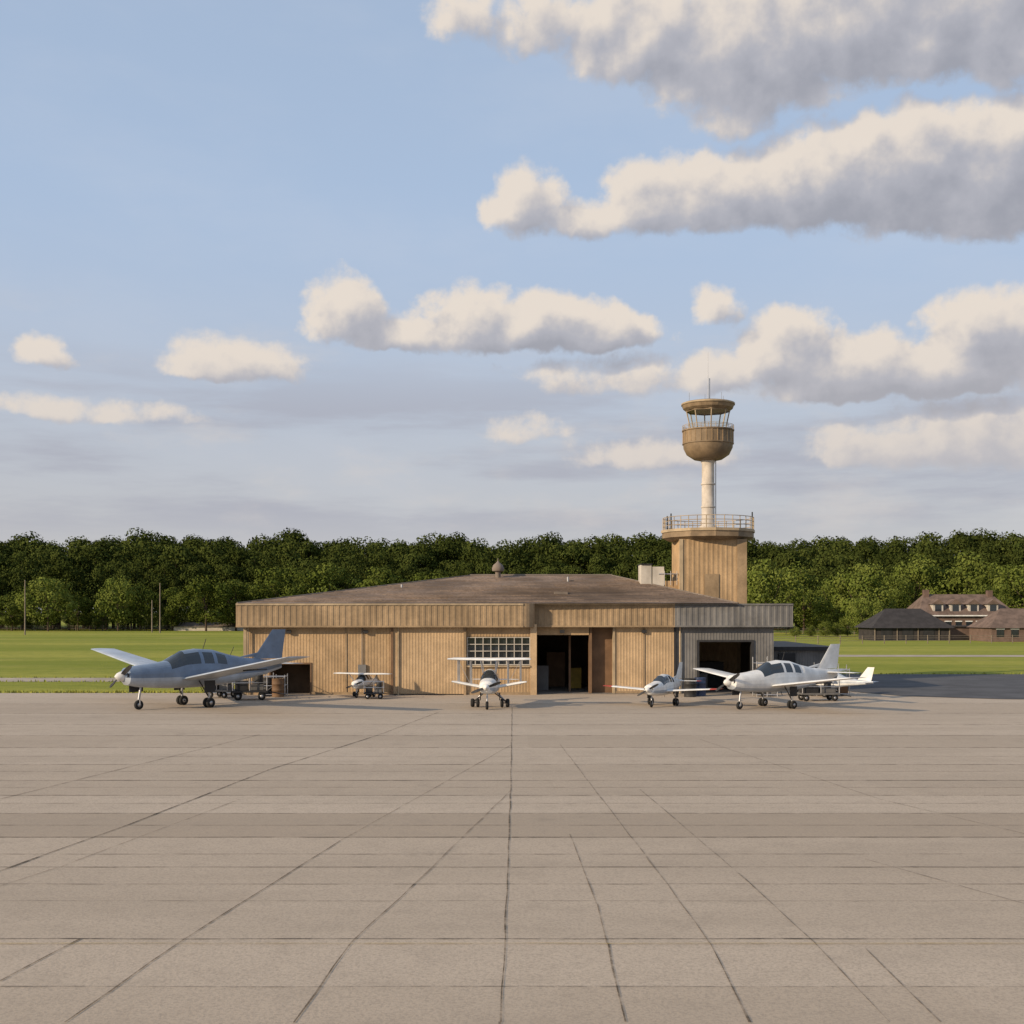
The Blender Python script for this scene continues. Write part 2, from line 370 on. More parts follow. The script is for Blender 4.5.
t.lathe([(r+.02,zd-.12),(r+.06,zd-.12),(r+.06,zd+.03),(r,zd+.03)],trim,n=12,smooth=False)
def railing(mb,r,z,h,n,mr):
    for k in range(n):
        a0=2*math.pi*k/n;a1=2*math.pi*(k+1)/n
        p=(r*math.cos(a0),r*math.sin(a0));q=(r*math.cos(a1),r*math.sin(a1))
        mb.tube((*p,z),(*p,z+h),mr*1.2,trim,n=5)
        for f in (.35,.68,1.): mb.tube((*p,z+h*f),(*q,z+h*f),mr,trim,n=5)
railing(t,r-.06,zd,.72,32,.020)
for a,h in ((2.6,.95),(3.6,.9),(5.9,1.0)): t.tube(((r-.1)*math.cos(a),(r-.1)*math.sin(a),zd),((r-.1)*math.cos(a),(r-.1)*math.sin(a),zd+h),.04,dark,n=5)
t.obj('deck',TW)
t=MB(); zc=ZA(461,TD)
t.lathe([(.5,zd),(.5,zd+.25),(.37,zd+.3),(.35,zc-.2),(.42,zc+.02)],towc,n=20)
t.tube((.42,-.1,zd),(.42,-.1,zc),.03,alu,n=6)
for z in (zd+1.3,zd+2.6): t.lathe([(.38,z),(.40,z+.02),(.40,z+.08),(.38,z+.1)],towc,n=20)
t.obj('column',TW)
t=MB(); z1=ZA(444,TD); z2=ZA(431,TD)
t.lathe([(.42,zc),(.8,zc+.08),(1.2,zc+.35),(1.38,z1-.25),(1.4,z1-.05)],cabm,n=28)
t.lathe([(1.4,z1-.05),(1.45,z1-.03),(1.45,z1+.03),(1.4,z1+.05),(1.41,z2-.05),(1.47,z2-.03),(1.47,z2+.04),(1.0,z2+.05),(.01,z2+.05)],cabm,n=28,smooth=False)
for k in range(28):
    a=2*math.pi*k/28; t.tube((1.42*math.cos(a),1.42*math.sin(a),z1+.03),(1.42*math.cos(a),1.42*math.sin(a),z2-.03),.018,tan,n=4)
railing(t,1.44,z2+.03,.26,22,.014)
t.obj('cab_base',TW)
t=MB(); z3=ZA(411,TD); zs=z2+.05
t.lathe([(1.0,zs),(1.0,zs+.06)],offw,n=8,smooth=False)
t.lathe([(1.0,zs+.06),(1.22,z3)],glass,n=8,smooth=False)
for k in range(8):
    a=2*math.pi*k/8; t.tube((1.0*math.cos(a),1.0*math.sin(a),zs+.06),(1.22*math.cos(a),1.22*math.sin(a),z3),.035,trim,n=5)
t.lathe([(1.2,z3-.06),(1.26,z3-.06),(1.26,z3+.0)],cabm,n=8,smooth=False)
t.obj('cab_windows',TW)
t=MB(); z4=ZA(403,TD)
t.lathe([(.01,z3),(1.25,z3),(1.40,z3+.12),(1.47,z3+.3),(1.47,z4-.05),(1.40,z4),(1.0,z4+.08),(.01,z4+.16)],cabm,n=28,smooth=False)
t.lathe([(1.48,z4-.14),(1.51,z4-.14),(1.51,z4-.04),(1.47,z4-.03)],trim,n=28)
t.tube((0,0,z4),(0,0,ZA(352,TD)),.018,alu,r2=.008,n=5)
t.tube((.1,.1,z4),(.1,.1,ZA(378,TD)),.035,alu,n=6)
for a,h in ((0.5,.5),(2,.35),(3.3,.55),(4.4,.3),(5.3,.45)): t.tube((1.1*math.cos(a),1.1*math.sin(a),z4),(1.1*math.cos(a),1.1*math.sin(a),z4+h),.015,alu,n=4)
t.obj('cab_roof',TW)
# ================================================================= AIRCRAFT
def foil(mb,p,q,cr,ct,th,m,up=(0,0,1),mt=None,sweep=0):
    up=Vector(up); prof=[(0,0),(.04,.35),(.15,.62),(.35,.7),(.7,.4),(1,.03),(.7,-.15),(.35,-.3),(.1,-.28)]
    n=len(prof); N=6; vs=[]
    for k in range(N+1):
        f=k/N; c=cr+(ct-cr)*f; tt=th*(c/cr); o=Vector(p).lerp(Vector(q),f)
        if k==N: tt*=.5
        for a,b in prof: vs.append(o+Vector((-a*c,0,0))+up*b*tt)
    for k in range(N):
        F_=[(k*n+i,k*n+(i+1)%n,(k+1)*n+(i+1)%n,(k+1)*n+i) for i in range(n)]
        mb.add([vs[j] for f_ in F_ for j in f_],[(4*i,4*i+1,4*i+2,4*i+3) for i in range(n)],(mt if mt and k==N-1 else m))
    mb.add([vs[N*n+i] for i in range(n)],[tuple(range(n))],mt or m); mb.add([vs[i] for i in range(n)],[tuple(range(n))],m)
def wheel(mb,c,r=.2,wd=.14):
    mb.lathe([(r*.45,-wd/2),(r*.85,-wd/2),(r,-wd/4),(r,wd/4),(r*.85,wd/2),(r*.45,wd/2)],rub,c,'Y',16)
    mb.lathe([(.01,-wd*.45),(r*.48,-wd*.45),(r*.48,wd*.45),(.01,wd*.45)],alu,c,'Y',12)
def prop(mb,x,z,rad,blade=2,ang=.6,sp=white):
    mb.lathe([(.2,0),(.19,.1),(.13,.24),(.03,.34),(.001,.35)],sp,(x,0,z),'X',16)
    for k in range(blade):
        a=ang+2*math.pi*k/blade; d=Vector((0,math.cos(a),math.sin(a))); e=Vector((0,-math.sin(a),math.cos(a)))
        vs=[]
        for f,wc,tw in ((.08,.05,1.1),(.3,.085,.8),(.6,.09,.5),(.9,.065,.3),(1,.02,.25)):
            q=e*math.cos(tw)+Vector((1,0,0))*math.sin(tw); nrm=q.cross(d)*.012
            c=Vector((x+.1,0,z))+d*rad*f
            vs+=[c-q*wc-nrm,c+q*wc-nrm,c+q*wc+nrm,c-q*wc+nrm]
        fs=[]
        for s_ in range(4):
            for i in range(4): fs.append((s_*4+i,s_*4+(i+1)%4,s_*4+4+(i+1)%4,s_*4+4+i))
        mb.add(vs,fs,dark)
def fuselage(mb,secs,zc,body,belly,stripe,glassr,n=28,pill=(),nose=None):
    vs=[]
    for x,hw,zt_,zb_ in secs:
        for i in range(n):
            a=2*math.pi*(i+.5)/n; c,s_=math.cos(a),math.sin(a); e=.8
            y=hw*math.copysign(abs(c)**e,c); zz=math.copysign(abs(s_)**e,s_)
            zcc=min(max(zc,zb_+.3*(zt_-zb_)),zt_-.3*(zt_-zb_))
            if s_>0 and zt_-zcc>.75: y*=1-.22*s_**2
            vs.append((x,y,zcc+(zt_-zcc if s_>0 else zcc-zb_)*zz))
    for k in range(len(secs)-1):
        xm=(secs[k][0]+secs[k+1][0])/2
        for i in range(n):
            j=(i+1)%n; a=math.degrees(2*math.pi*(i+1)/n)
            el=a if a<=90 else 180-a if a<=270 else a-360
            mm=body
            if el<-28: mm=belly
            elif el<-8: mm=stripe
            if nose and xm>2.3 and el>-8: mm=nose
            if glassr[1]<xm<glassr[0]:
                ws = xm>glassr[2]
                if ws and el>22: mm=win
                elif 24<el<64 and not any(abs(xm-p)<.07 for p in pill): mm=win
            F_=(k*n+i,k*n+j,(k+1)*n+j,(k+1)*n+i)
            mb.add([vs[q] for q in F_],[(0,1,2,3)],mm,False)
    mb.add(vs[:n],[tuple(range(n))],body); mb.add(vs[-n:],[tuple(range(n))],body)
def dense(secs,st=.14):
    out=[]
    for k in range(len(secs)-1):
        a,b=secs[k],secs[k+1]; n=max(1,int(abs(a[0]-b[0])/st))
        for i in range(n):
            f=i/n; out.append(tuple(a[q]+(b[q]-a[q])*f for q in range(4)))
    out.append(secs[-1]); return out
def lowwing(name,loc,head,scale,body,belly,stripe,fin,wingc,tip,span=5.4,gearr=.2,wz=.98,dih=.105,nose=None):
    P=empty(name,loc,head,scale)
    m=MB()
    secs=[(3.3,.2,1.55,1.15),(3.15,.38,1.68,1.0),(2.7,.46,1.75,.9),(1.9,.53,1.83,.83),(1.45,.56,1.9,.8),(.75,.58,2.28,.78),(.1,.58,2.36,.78),(-.7,.55,2.3,.8),(-1.5,.47,2.08,.88),(-2.3,.36,1.93,1.0),(-3.4,.2,1.82,1.2),(-4.2,.07,1.78,1.42)]
    fuselage(m,dense(secs),1.35,body,belly,stripe,(1.45,-1.25,.8),pill=(.8,0.0,-.55),nose=nose)
    m.obj('fuselage',P)
    m=MB()
    for sg in (1,-1):
        foil(m,(1.0,sg*.3,wz),(.85,sg*span,wz+span*dih),1.75,1.15,.16,wingc,mt=tip)
        foil(m,(-3.3,sg*.05,1.66),(-3.5,sg*1.75,1.68),.95,.65,.07,wingc,mt=tip)
        m.tube((.2,sg*span*.5,wz+span*.5*dih-.08),(-.9,sg*span*.5,wz+span*.5*dih-.06),.03,dark,n=5)
    m.obj('wings',P)
    m=MB(); foil(m,(-2.75,0,1.85),(-3.75,0,3.1),1.5,.7,.06,fin,up=(0,1,0)); foil(m,(-2.0,0,1.95),(-3.1,0,2.15),1.0,.3,.04,fin,up=(0,1,0)); m.obj('tail_fin',P)
    m=MB(); r=gearr
    for sg in (1,-1): 
        m.tube((.05,sg*1.0,1.1),(.05,sg*1.0,r+.02),.05,alu); wheel(m,(.05,sg*1.1,r),r,.15); wheel(m,(.05,sg*.88,r),r,.13); m.tube((.05,sg*.8,r),(.05,sg*1.15,r),.03,dark)
        m.tube((.45,sg*.9,1.1),(.08,sg*1.0,r+.25),.03,dark); m.box((-.15,sg*1.12,.62),(.35,sg*1.14,1.1),dark)
    m.tube((2.5,0,1.0),(2.6,0,.2+r),.05,alu); m.tube((2.6,.1,.2+r),(2.6,.1,r),.025,alu); m.tube((2.6,-.1,.2+r),(2.6,-.1,r),.025,alu); wheel(m,(2.6,0,r),r*.95,.13)
    m.box((2.3,-.22,.7),(2.9,-.19,1.1),dark)
    m.obj('landing_gear',P)
    m=MB(); prop(m,3.28,1.35,.95,2,.5); m.lathe([(.09,0),(.09,.1)],dark,(3.17,.25,1.4),'X',8);m.lathe([(.09,0),(.09,.1)],dark,(3.17,-.25,1.4),'X',8); m.obj('propeller',P)
    m=MB(); m.tube((-.3,0,2.34),(-.45,0,2.75),.015,dark); m.tube((-1.6,0,2.0),(-1.8,0,2.4),.012,dark); m.tube((-.2,0,.78),(-.3,0,.6),.015,dark); m.obj('antennas',P)
    return P
def highwing(name,loc,head,scale,body,stripe,span=4.5,biplane=False,chord=1.3):
    P=empty(name,loc,head,scale); m=MB()
    secs=[(2.2,.22,1.5,1.05),(2.05,.4,1.62,.92),(1.6,.48,1.68,.85),(1.1,.52,1.75,.8),(.55,.55,2.18,.78),(0,.55,2.22,.78),(-.7,.52,2.15,.82),(-1.4,.42,1.8,.95),(-2.6,.22,1.6,1.1),(-4.0,.06,1.5,1.3)]
    fuselage(m,dense(secs),1.3,body,body,stripe,(1.1,-.9,.55),pill=(.5,-.2)); m.obj('fuselage',P)
    m=MB(); zw=2.2 if not biplane else 2.75
    for sg in (1,-1):
        foil(m,(.85,0,zw),(.8,sg*span,zw+.05),chord,chord*.8,.18,body,mt=body)
        foil(m,(-3.2,sg*.05,1.42),(-3.35,sg*1.4,1.42),.8,.55,.05,body)
        if biplane:
            foil(m,(.8,sg*.3,1.15),(.75,sg*span*.9,1.5),chord*.9,chord*.7,.18,body)
            for y in (.75,.45):
                for dx in (.6,-.05): m.tube((dx,sg*span*y,1.35),(dx+.05,sg*span*y,zw+.06),.04,alu,n=5)
            m.tube((.6,sg*span*.45,1.35),(.6,sg*span*.75,zw),.015,alu,n=4)
            for dx in (.7,0): m.tube((dx,sg*.35,2.0),(dx,sg*.5,zw+.05),.03,alu,n=5)
        else: m.tube((.2,sg*.5,.95),(.2,sg*span*.52,zw+.02),.045,alu,n=6)
    m.obj('wings',P)
    m=MB(); foil(m,(-2.5,0,1.5),(-3.5,0,2.7),1.3,.6,.05,stripe,up=(0,1,0)); m.obj('tail_fin',P)
    m=MB(); r=.25
    for sg in (1,-1): m.tube((0,sg*.4,.85),(0,sg*.95,r+.03),.05,alu); wheel(m,(0,sg*1.02,r),r,.2); wheel(m,(.1,sg*.7,r),r,.16); m.tube((0,sg*.6,r),(0,sg*1.02,r),.03,dark); m.tube((.45,sg*.3,.85),(.02,sg*1.0,r+.05),.03,dark); m.box((-.1,sg*.55,.4),(.2,sg*.58,.85),dark)
    m.tube((1.7,0,.95),(1.78,0,.2),.05,alu); wheel(m,(1.78,0,r*.95),r*.95,.14); m.obj('landing_gear',P)
    m=MB(); prop(m,2.18,1.28,.9,2,.35); m.obj('propeller',P)
    return P
def hd(x,y): return math.atan2(y,x)
X,Y=gp(190,707)
lowwing('light_aircraft',(X+.2,Y+.3,0.014),hd(-.68,-.73),1.06,blue,lblue,lblue,blue,lblue,lblue,span=7.2,wz=1.12,dih=.15,nose=blue)
X,Y=gp(772,708)
lowwing('light_aircraft',(X+.3,Y+.2,0.014),hd(-.84,-.54),.86,white,lblue,white,white,white,white,span=5.4,wz=1.08,dih=.12,nose=white)
X,Y=gp(662,706)
lowwing('light_aircraft',(X+.1,Y+.3,0.014),hd(-.45,-.89),.58,white,white,lblue,white,white,red,span=4.6,gearr=.28,wz=1.1,dih=.06)
X,Y=gp(490,708)
highwing('biplane',(X,Y+.3,0.014),hd(-.08,-1),.74,white,lblue,span=2.4,biplane=True,chord=1.0)
X,Y=gp(364,697)
highwing('small_propeller_plane',(X,Y,0.014),hd(-.3,-1),.5,white,offw,span=2.9)
X,Y=gp(830,697)
highwing('small_propeller_plane',(X,Y,0.014),hd(-.75,.66),.55,lblue,white,span=3.2)
# ================================================================= GROUND EQUIPMENT
def cart(name,loc,rot,col,L=2.,load=True,sc=1):
    P=empty(name,loc,rot,sc); m=MB(); m.box((-L/2,-.55,.4),(L/2,.55,.5),col)
    for x in (-L/2+.3,L/2-.3):
        for y in (-.45,.45): wheel(m,(x,y,.2),.2,.12); m.tube((x,y,.2),(x,y,.42),.03,dark)
    m.tube((L/2,0,.42),(L/2+.9,0,.25),.03,dark)
    for x in (-L/2+.04,0,L/2-.04):
        for y in (-.52,.52): m.tube((x,y,.5),(x,y,1.35),.025,alu,n=5)
    for z in (.9,1.35):
        for y in (-.52,.52): m.tube((-L/2,y,z),(L/2,y,z),.022,alu,n=5)
        for x in (-L/2+.04,L/2-.04): m.tube((x,-.52,z),(x,.52,z),.022,alu,n=5)
    m.obj('frame',P,)
    if load:
        m=MB(); m.box((-L/2+.15,-.4,.5),(-.1,.4,.98),dark); m.box((.05,-.35,.5),(L/2-.2,.3,.8),grey); m.lathe([(.01,0),(.22,0),(.22,.5),(.01,.5)],dark,(L/4,0,.8),n=12); m.obj('load',P,.02)
    return P
def E2(px,py): x,y=gp(px,py); return (x,y,.014)
cart('equipment_cart',E2(250,700),.2,dark,1.8,sc=.9)
cart('equipment_cart',E2(222,698),-.4,grey,1.6,sc=.8)
cart('equipment_cart',E2(818,701),.1,grey,2.4,sc=.75)
cart('equipment_cart',E2(374,699),.1,dark,1.6,sc=.6)
def drum(loc,c):
    P=empty('oil_drum',loc); m=MB(); m.lathe([(.01,0),(.29,0),(.3,.02),(.29,.05),(.29,.3),(.305,.31),(.29,.33),(.29,.6),(.305,.61),(.29,.63),(.29,.86),(.3,.88),(.27,.88),(.27,.86),(.01,.86)],c,n=18); m.obj('body',P)
for px,py,c in ((268,696,dark),(278,697,brown),(700,696,navy),(690,697,dark)): drum(E2(px,py),c)
def rack(name,loc,rot,w_,d_,h_,nz):
    P=empty(name,loc,rot); m=MB(); n=max(2,int(w_/.45))
    for i in range(n+1):
        for y in (0,d_): m.tube((w_*i/n,y,0),(w_*i/n,y,h_*R.uniform(.75,1)),.022,alu,n=5)
    for k in range(nz+1):
        z=.1+(h_*.8-.1)*k/nz
        for y in (0,d_): m.tube((0,y,z),(w_,y,z),.018,alu,n=5)
        for i in range(n+1): m.tube((w_*i/n,0,z),(w_*i/n,d_,z),.015,alu,n=4)
    for i in range(n): 
        if R.random()<.6: m.box((w_*i/n+.05,.1,.12),(w_*(i+1)/n-.05,d_-.1,R.uniform(.3,h_*.6)),R.choice([dark,grey,grey,brown]))
    m.tube((0,0,.1),(w_,0,h_*.8),.015,alu,n=4); m.obj('tubes',P)
    return P
rack('scaffold_rack',E2(757,697),.05,1.,.8,2.0,3)
rack('scaffold_rack',E2(795,696),-.1,2.6,.8,1.6,3)
rack('scaffold_rack',E2(262,697),0,1.1,.7,1.2,2)
rack('scaffold_rack',E2(212,695),0,1.0,.7,1.0,2)
# ================================================================= HOUSES
def gable(mb,x0,x1,y0,y1,ze,zr,wall,roof,hip=0,over=.35):
    mb.box((x0,y0,0),(x1,y1,ze),wall); ym=(y0+y1)/2; a,b,c_,d_=x0-over,x1+over,y0-over,y1+over
    mb.add([(a,c_,ze-.1),(b,c_,ze-.1),(b,d_,ze-.1),(a,d_,ze-.1),(a+hip,ym,zr),(b-hip,ym,zr)],[(0,1,5,4),(1,2,5),(2,3,4,5),(3,0,4),(3,2,1,0)],roof)
def dormer(mb,x,y,z,w_,h_,d_,wall,roof):
    mb.box((x-w_/2,y,z),(x+w_/2,y+d_,z+h_),wall); mb.box((x-w_*.3,y-.05,z+.25),(x+w_*.3,y-.003,z+h_-.1),win)
    mb.box((x-w_*.35,y-.08,z+.15),(x+w_*.35,y-.004,z+.25),white)
    o=.25; mb.add([(x-w_/2-o,y-o,z+h_),(x+w_/2+o,y-o,z+h_),(x+w_/2+o,y+d_,z+h_),(x-w_/2-o,y+d_,z+h_),(x,y-o,z+h_+w_*.5),(x,y+d_,z+h_+w_*.5)],[(0,1,4),(1,2,5,4),(2,3,5),(3,0,4,5)],roof)
HD=185.
P=empty('country_house',(XA(965,HD),HD,0)); m=MB()
gable(m,-7.,8.,0,9,3.6,6.9,brick,orange,2.5)
for x in (-3.9,-1.2,1.6,4.6): dormer(m,x,.7,3.8,1.6,1.5,3.2,offw,orange)
for x in (-6,-4.2,-2.6,-1.,.6,2.2,3.8,5.6): m.box((x-.45,-.06,1.),(x+.45,.0-.004,2.6),win); m.box((x-.55,-.1,2.6),(x+.55,-.005,2.75),white); m.box((x-.55,-.1,.88),(x+.55,-.005,1.),white)
m.box((-5,3.8,5),(-4.2,4.6,7.6),brick); m.box((5,3.8,5),(5.8,4.6,7.5),brick); m.box((-7.3,-.5,3.45),(8.3,-.36,3.62),white)
m.obj('house_body',P)
HD=172.
P=empty('dark_barn',(XA(918,HD),HD,0)); m=MB(); gable(m,-6.2,4.5,0,8,1.9,4.6,drkwood,drkwood,3.4,over=.6)
for x in (-4.5,-1.5,1.5): m.box((x-.8,-.06,0),(x+.8,-.004,1.8),dark)
for x in (-6.2,-3,0,3,4.5): m.box((x-.06,-.12,0),(x+.06,-.01,1.8),woodp)
m.box((4.7,2,0),(9.5,7,1.9),brick); m.box((4.6,1.7,1.9),(9.7,7.3,2.1),drkwood); m.obj('barn_body',P)
P=empty('country_house',(XA(1022,165),165,0)); m=MB(); gable(m,-4.2,6,0,8,2.0,4.6,brick,orange,3.2)
for x in (-3,-1,1.2,3.5): m.box((x-.5,-.06,.7),(x+.5,-.004,1.7),win); m.box((x-.6,-.1,1.7),(x+.6,-.005,1.83),white)
m.obj('house_body',P)
P=empty('field_shed',(XA(215,262),262,0)); m=MB(); gable(m,-9,8,0,6,1.0,1.8,offw,flat,1); m.obj('shed_body',P)
def fence(name,xa,xb,ya_,yb_,h_=1.2,st=3.):
    m=MB(); L=math.hypot(xb-xa,yb_-ya_); n=int(L/st)
    P_=[(xa+(xb-xa)*i/n,ya_+(yb_-ya_)*i/n) for i in range(n+1)]
    for i,(x,y) in enumerate(P_):
        m.tube((x,y,0),(x,y,h_),.06,woodp,n=5)
        if i: 
            for z in (.45,.8,1.1): m.tube((*P_[i-1],z*h_/1.2),(x,y,z*h_/1.2),.03,woodp,n=4)
    m.obj(name)
fence('field_fence',-130,-62,266,262); fence('field_fence',24,75,150,160,1.1); fence('field_fence',40,130,215,210)
def pole(px,d,top,arm=True):
    P=empty('utility_pole',(XA(px,d),d,0)); m=MB(); h=ZA(top,d); m.tube((0,0,0),(0,0,h),.14,woodp,r2=.09)
    if arm: m.tube((-1,0,h-.5),(1,0,h-.5),.06,woodp); [m.tube((x,0,h-.5),(x,0,h-.25),.05,offw,n=6) for x in (-.9,-.3,.3,.9)]
    m.obj('post',P)
pole(25,215,580,False); pole(160,235,583,False); pole(152,240,600,False); pole(1012,190,618,True)
# ================================================================= TREES
def leafmat(name,c1,c2,dk=.5):
    m=bpy.data.materials.new(name); m.use_nodes=True; nt=m.node_tree; nt.nodes.clear()
    o=nt.nodes.new('ShaderNodeOutputMaterial'); d_=nt.nodes.new('ShaderNodeBsdfDiffuse')
    tc=nt.nodes.new('ShaderNodeTexCoord').outputs['Object']; oi=nt.nodes.new('ShaderNodeObjectInfo')
    c=mixc(nt,sstep(noise(nt,tc,.5,3,.7),.35,.65),c1,c2)
    c=mixc(nt,E(nt,oi.outputs['Random'])*dk,c,tuple(v*.5 for v in c1))
    nt.links.new(c,d_.inputs[0]); nt.links.new(d_.outputs[0],o.inputs[0])
    return m
lf=leafmat('foliage_forest',(.040,.055,.013),(.075,.090,.022),.6); lf2=leafmat('foliage_bright',(.095,.125,.024),(.155,.18,.042),.75)
def treemesh(name,seed,Ht,Wd,lm,nl=46,per=95,ls=.55,low=.22):
    r=random.Random(seed); m=MB()
    m.tube((0,0,0),(0,0,Ht*.45),.32*Ht/18,bark,r2=.18*Ht/18,n=8); lobes=[]
    for k in range(nl):
        while True:
            x,y,z=r.uniform(-1,1),r.uniform(-1,1),r.uniform(-1,1); q=x*x+y*y+z*z
            if .3<q<1: break
        zc=Ht*(low+(1-low)*.5)+z*Ht*(1-low)*.40; wf=1.0 if z<0.1 else math.sqrt(max(.2,1-(z-.1)**2))
        if z<-.5: wf*=.8
        lobes.append((Vector((x*Wd/2*wf,y*Wd/2*wf,zc)),r.uniform(.11,.19)*Wd*1.15))
    for c,_ in lobes[:9]:
        st=Vector((0,0,Ht*r.uniform(.2,.42))); mid=st.lerp(c,.55)+Vector((0,0,-.4)); m.tube(st,mid,.12,bark,r2=.08,n=5,caps=False); m.tube(mid,c,.08,bark,r2=.03,n=5,caps=False)
    vs=[];fs=[]
    for c,rad in lobes:
        for i in range(per):
            d_=Vector((r.gauss(0,1),r.gauss(0,1),r.gauss(0,1)+.15)).normalized(); rr=rad*(1-.35*r.random()**2)*r.uniform(.93,1.08)
            p=c+Vector((d_.x*rr,d_.y*rr,d_.z*rr*.8)); n=(d_+Vector((r.gauss(0,.3),r.gauss(0,.3),r.gauss(0,.3)))).normalized()
            a=n.orthogonal().normalized(); a=Matrix.Rotation(r.uniform(0,6.28),3,n)@a; b=n.cross(a); s1=ls*r.uniform(.5,1.15); s2=s1*r.uniform(.55,.9)
            o=len(vs); vs+=[p-a*s1*.5,p-b*s2*.5,p+a*s1*.5,p+b*s2*.5]; fs.append((o,o+1,o+2,o+3))
    m.add(vs,fs,lm); me=bpy.data.meshes.new(name)
    me.from_pydata(m.v,[],m.f)
    for q in m.mats: me.materials.append(q)
    me.polygons.foreach_set('material_index',m.m); me.update(); return me
FM=[treemesh('forest_tree_mesh%d'%i,i,20,R.uniform(11,13.5),lf,nl=48,per=130,ls=.66,low=.12) for i in range(6)]
BM=[treemesh('bright_tree_mesh%d'%i,50+i,13,R.uniform(9.5,11),lf2,nl=44,per=130,ls=.52,low=.05) for i in range(4)]
def inst(me,parent,name,x,y,s_,sz=1):
    o=bpy.data.objects.new(name,me); scene.collection.objects.link(o); o.parent=parent; o.location=(x,y,-.2); o.rotation_euler=(0,0,R.uniform(0,6.28)); o.scale=(s_*sz,s_*sz,s_); return o
fo=empty('forest'); k=0
for row,(dy,hs) in enumerate(((275,.84),(284,1.03),(294,1.17),(306,1.27),(320,1.35))):
    x=-250+row*3
    while x<260:
        bmp=.025*math.sin(x*.06)+.015*math.sin(x*.17)
        k+=1; inst(FM[R.randrange(6)],fo,'tree_%d'%k,x+R.uniform(-1.5,1.5),dy+R.uniform(-3,3),hs*(.96+bmp+R.uniform(-.05,.05)),.9); x+=R.uniform(5.8,8.2)
def tree(px,d,top,ws=1.):
    h=ZA(top,d); me=BM[R.randrange(4)]; s_=h/13.2
    o=bpy.data.objects.new('deciduous_tree',me); scene.collection.objects.link(o); o.location=(XA(px,d),d,-.2); o.rotation_euler=(0,0,R.uniform(0,6.28)); o.scale=(s_*ws,s_*ws,s_)
for px,d,top,ws in ((12,262,588,1.1),(48,255,568,.95),(78,264,588,1.),(118,258,568,.8),(140,262,578,.75),(172,262,582,1.),(206,256,570,1.05),(236,262,574,1.1),(285,262,556,1.0),(330,264,556,1),(378,262,565,1.1),(430,262,562,1.1),
    (770,215,554,.9),(804,235,560,1.),(752,240,562,1),(836,225,574,.9),(862,205,556,1.0),(884,225,566,.9),(915,240,548,1.0),(945,240,562,.9),(970,235,550,1.),(1000,228,560,1.),(1030,220,552,1.),(1018,232,568,1.),(725,250,566,1.2),(866,190,590,.9),(985,205,578,.9)):
    tree(px,d,top,ws)
b_=empty('hedge')
for i in range(60):
    x=-120+i*4.2
    if -60<x<12: continue
    inst(BM[R.randrange(4)],b_,'bush_%d'%i,x+R.uniform(-1,1),268+R.uniform(-3,3),R.uniform(.3,.5),1.3)
for i in range(10): inst(BM[R.randrange(4)],b_,'shrub_%d'%i,XA(795,200)+i*2.3,200+R.uniform(-2,2),R.uniform(.14,.3),1.2)
# ================================================================= LIGHT & WORLD
EL=math.radians(21); AZ=math.radians(33)
S=Vector((-math.cos(EL)*math.cos(AZ),-math.cos(EL)*math.sin(AZ),math.sin(EL)))
L=bpy.data.lights.new('sun','SUN'); L.energy=5.0; L.angle=math.radians(.5); L.color=(1,.80,.56)
lo=bpy.data.objects.new('sun',L); scene.collection.objects.link(lo); lo.rotation_euler=S.to_track_quat('Z','Y').to_euler(); lo.location=(-50,-40,60)
W=bpy.data.worlds.new('World'); scene.world=W; W.use_nodes=True; nt=W.node_tree; nt.nodes.clear()
wo=nt.nodes.new('ShaderNodeOutputWorld')
sk=nt.nodes.new('ShaderNodeTexSky'); sk.sky_type='NISHITA'; sk.sun_disc=False; sk.sun_elevation=EL; sk.sun_rotation=math.atan2(S.x,S.y); sk.dust_density=1.2; sk.air_density=1.0; sk.ozone_density=1.5
def ang(px,py):
    dx=(px-512)/F; az=math.atan(dx); el=math.atan(((HY-py)/F)/math.sqrt(1+dx*dx)); return az*12,el*12
PF_top=[(555,28,90,36,26,.7),(465,18,55,30,20,.5),(650,42,110,60,40,1.1),(750,60,120,80,60,1.35),(860,35,130,80,44,1.4),(980,20,150,80,44,1.45),(1120,20,160,110,50,1.5),(735,108,60,26,24,.8),
(525,210,46,48,30,1.),(590,222,60,26,16,.9),(650,207,70,48,28,1.1),(735,202,95,54,32,1.3),(825,194,100,66,38,1.5),(905,178,110,70,53,1.7),(1000,170,120,68,62,1.75),(1110,165,130,80,66,1.7)]
PF_low=[(340,322,54,52,24,1.1),(400,340,70,28,12,1.),(470,328,62,46,24,1.3),(545,334,85,46,20,1.6),(615,336,62,30,18,1.3),
(225,370,64,38,11,1.),(200,368,34,26,10,.8),(275,372,40,22,9,.8),(43,358,38,22,10,.8),(720,312,34,28,14,.75),
(785,358,64,52,34,1.3),(720,378,56,26,18,.9),(855,384,100,54,20,1.7),(935,378,90,46,22,1.7),(990,342,74,56,40,1.35),(1060,355,80,60,42,1.4),(630,382,100,28,15,.65),(560,372,60,14,10,.4),
(522,434,46,22,9,.6),(865,452,80,38,18,.65),(960,442,110,48,30,.8),(660,458,90,24,10,.5),(70,412,120,16,9,.5),(160,415,60,10,6,.35)]
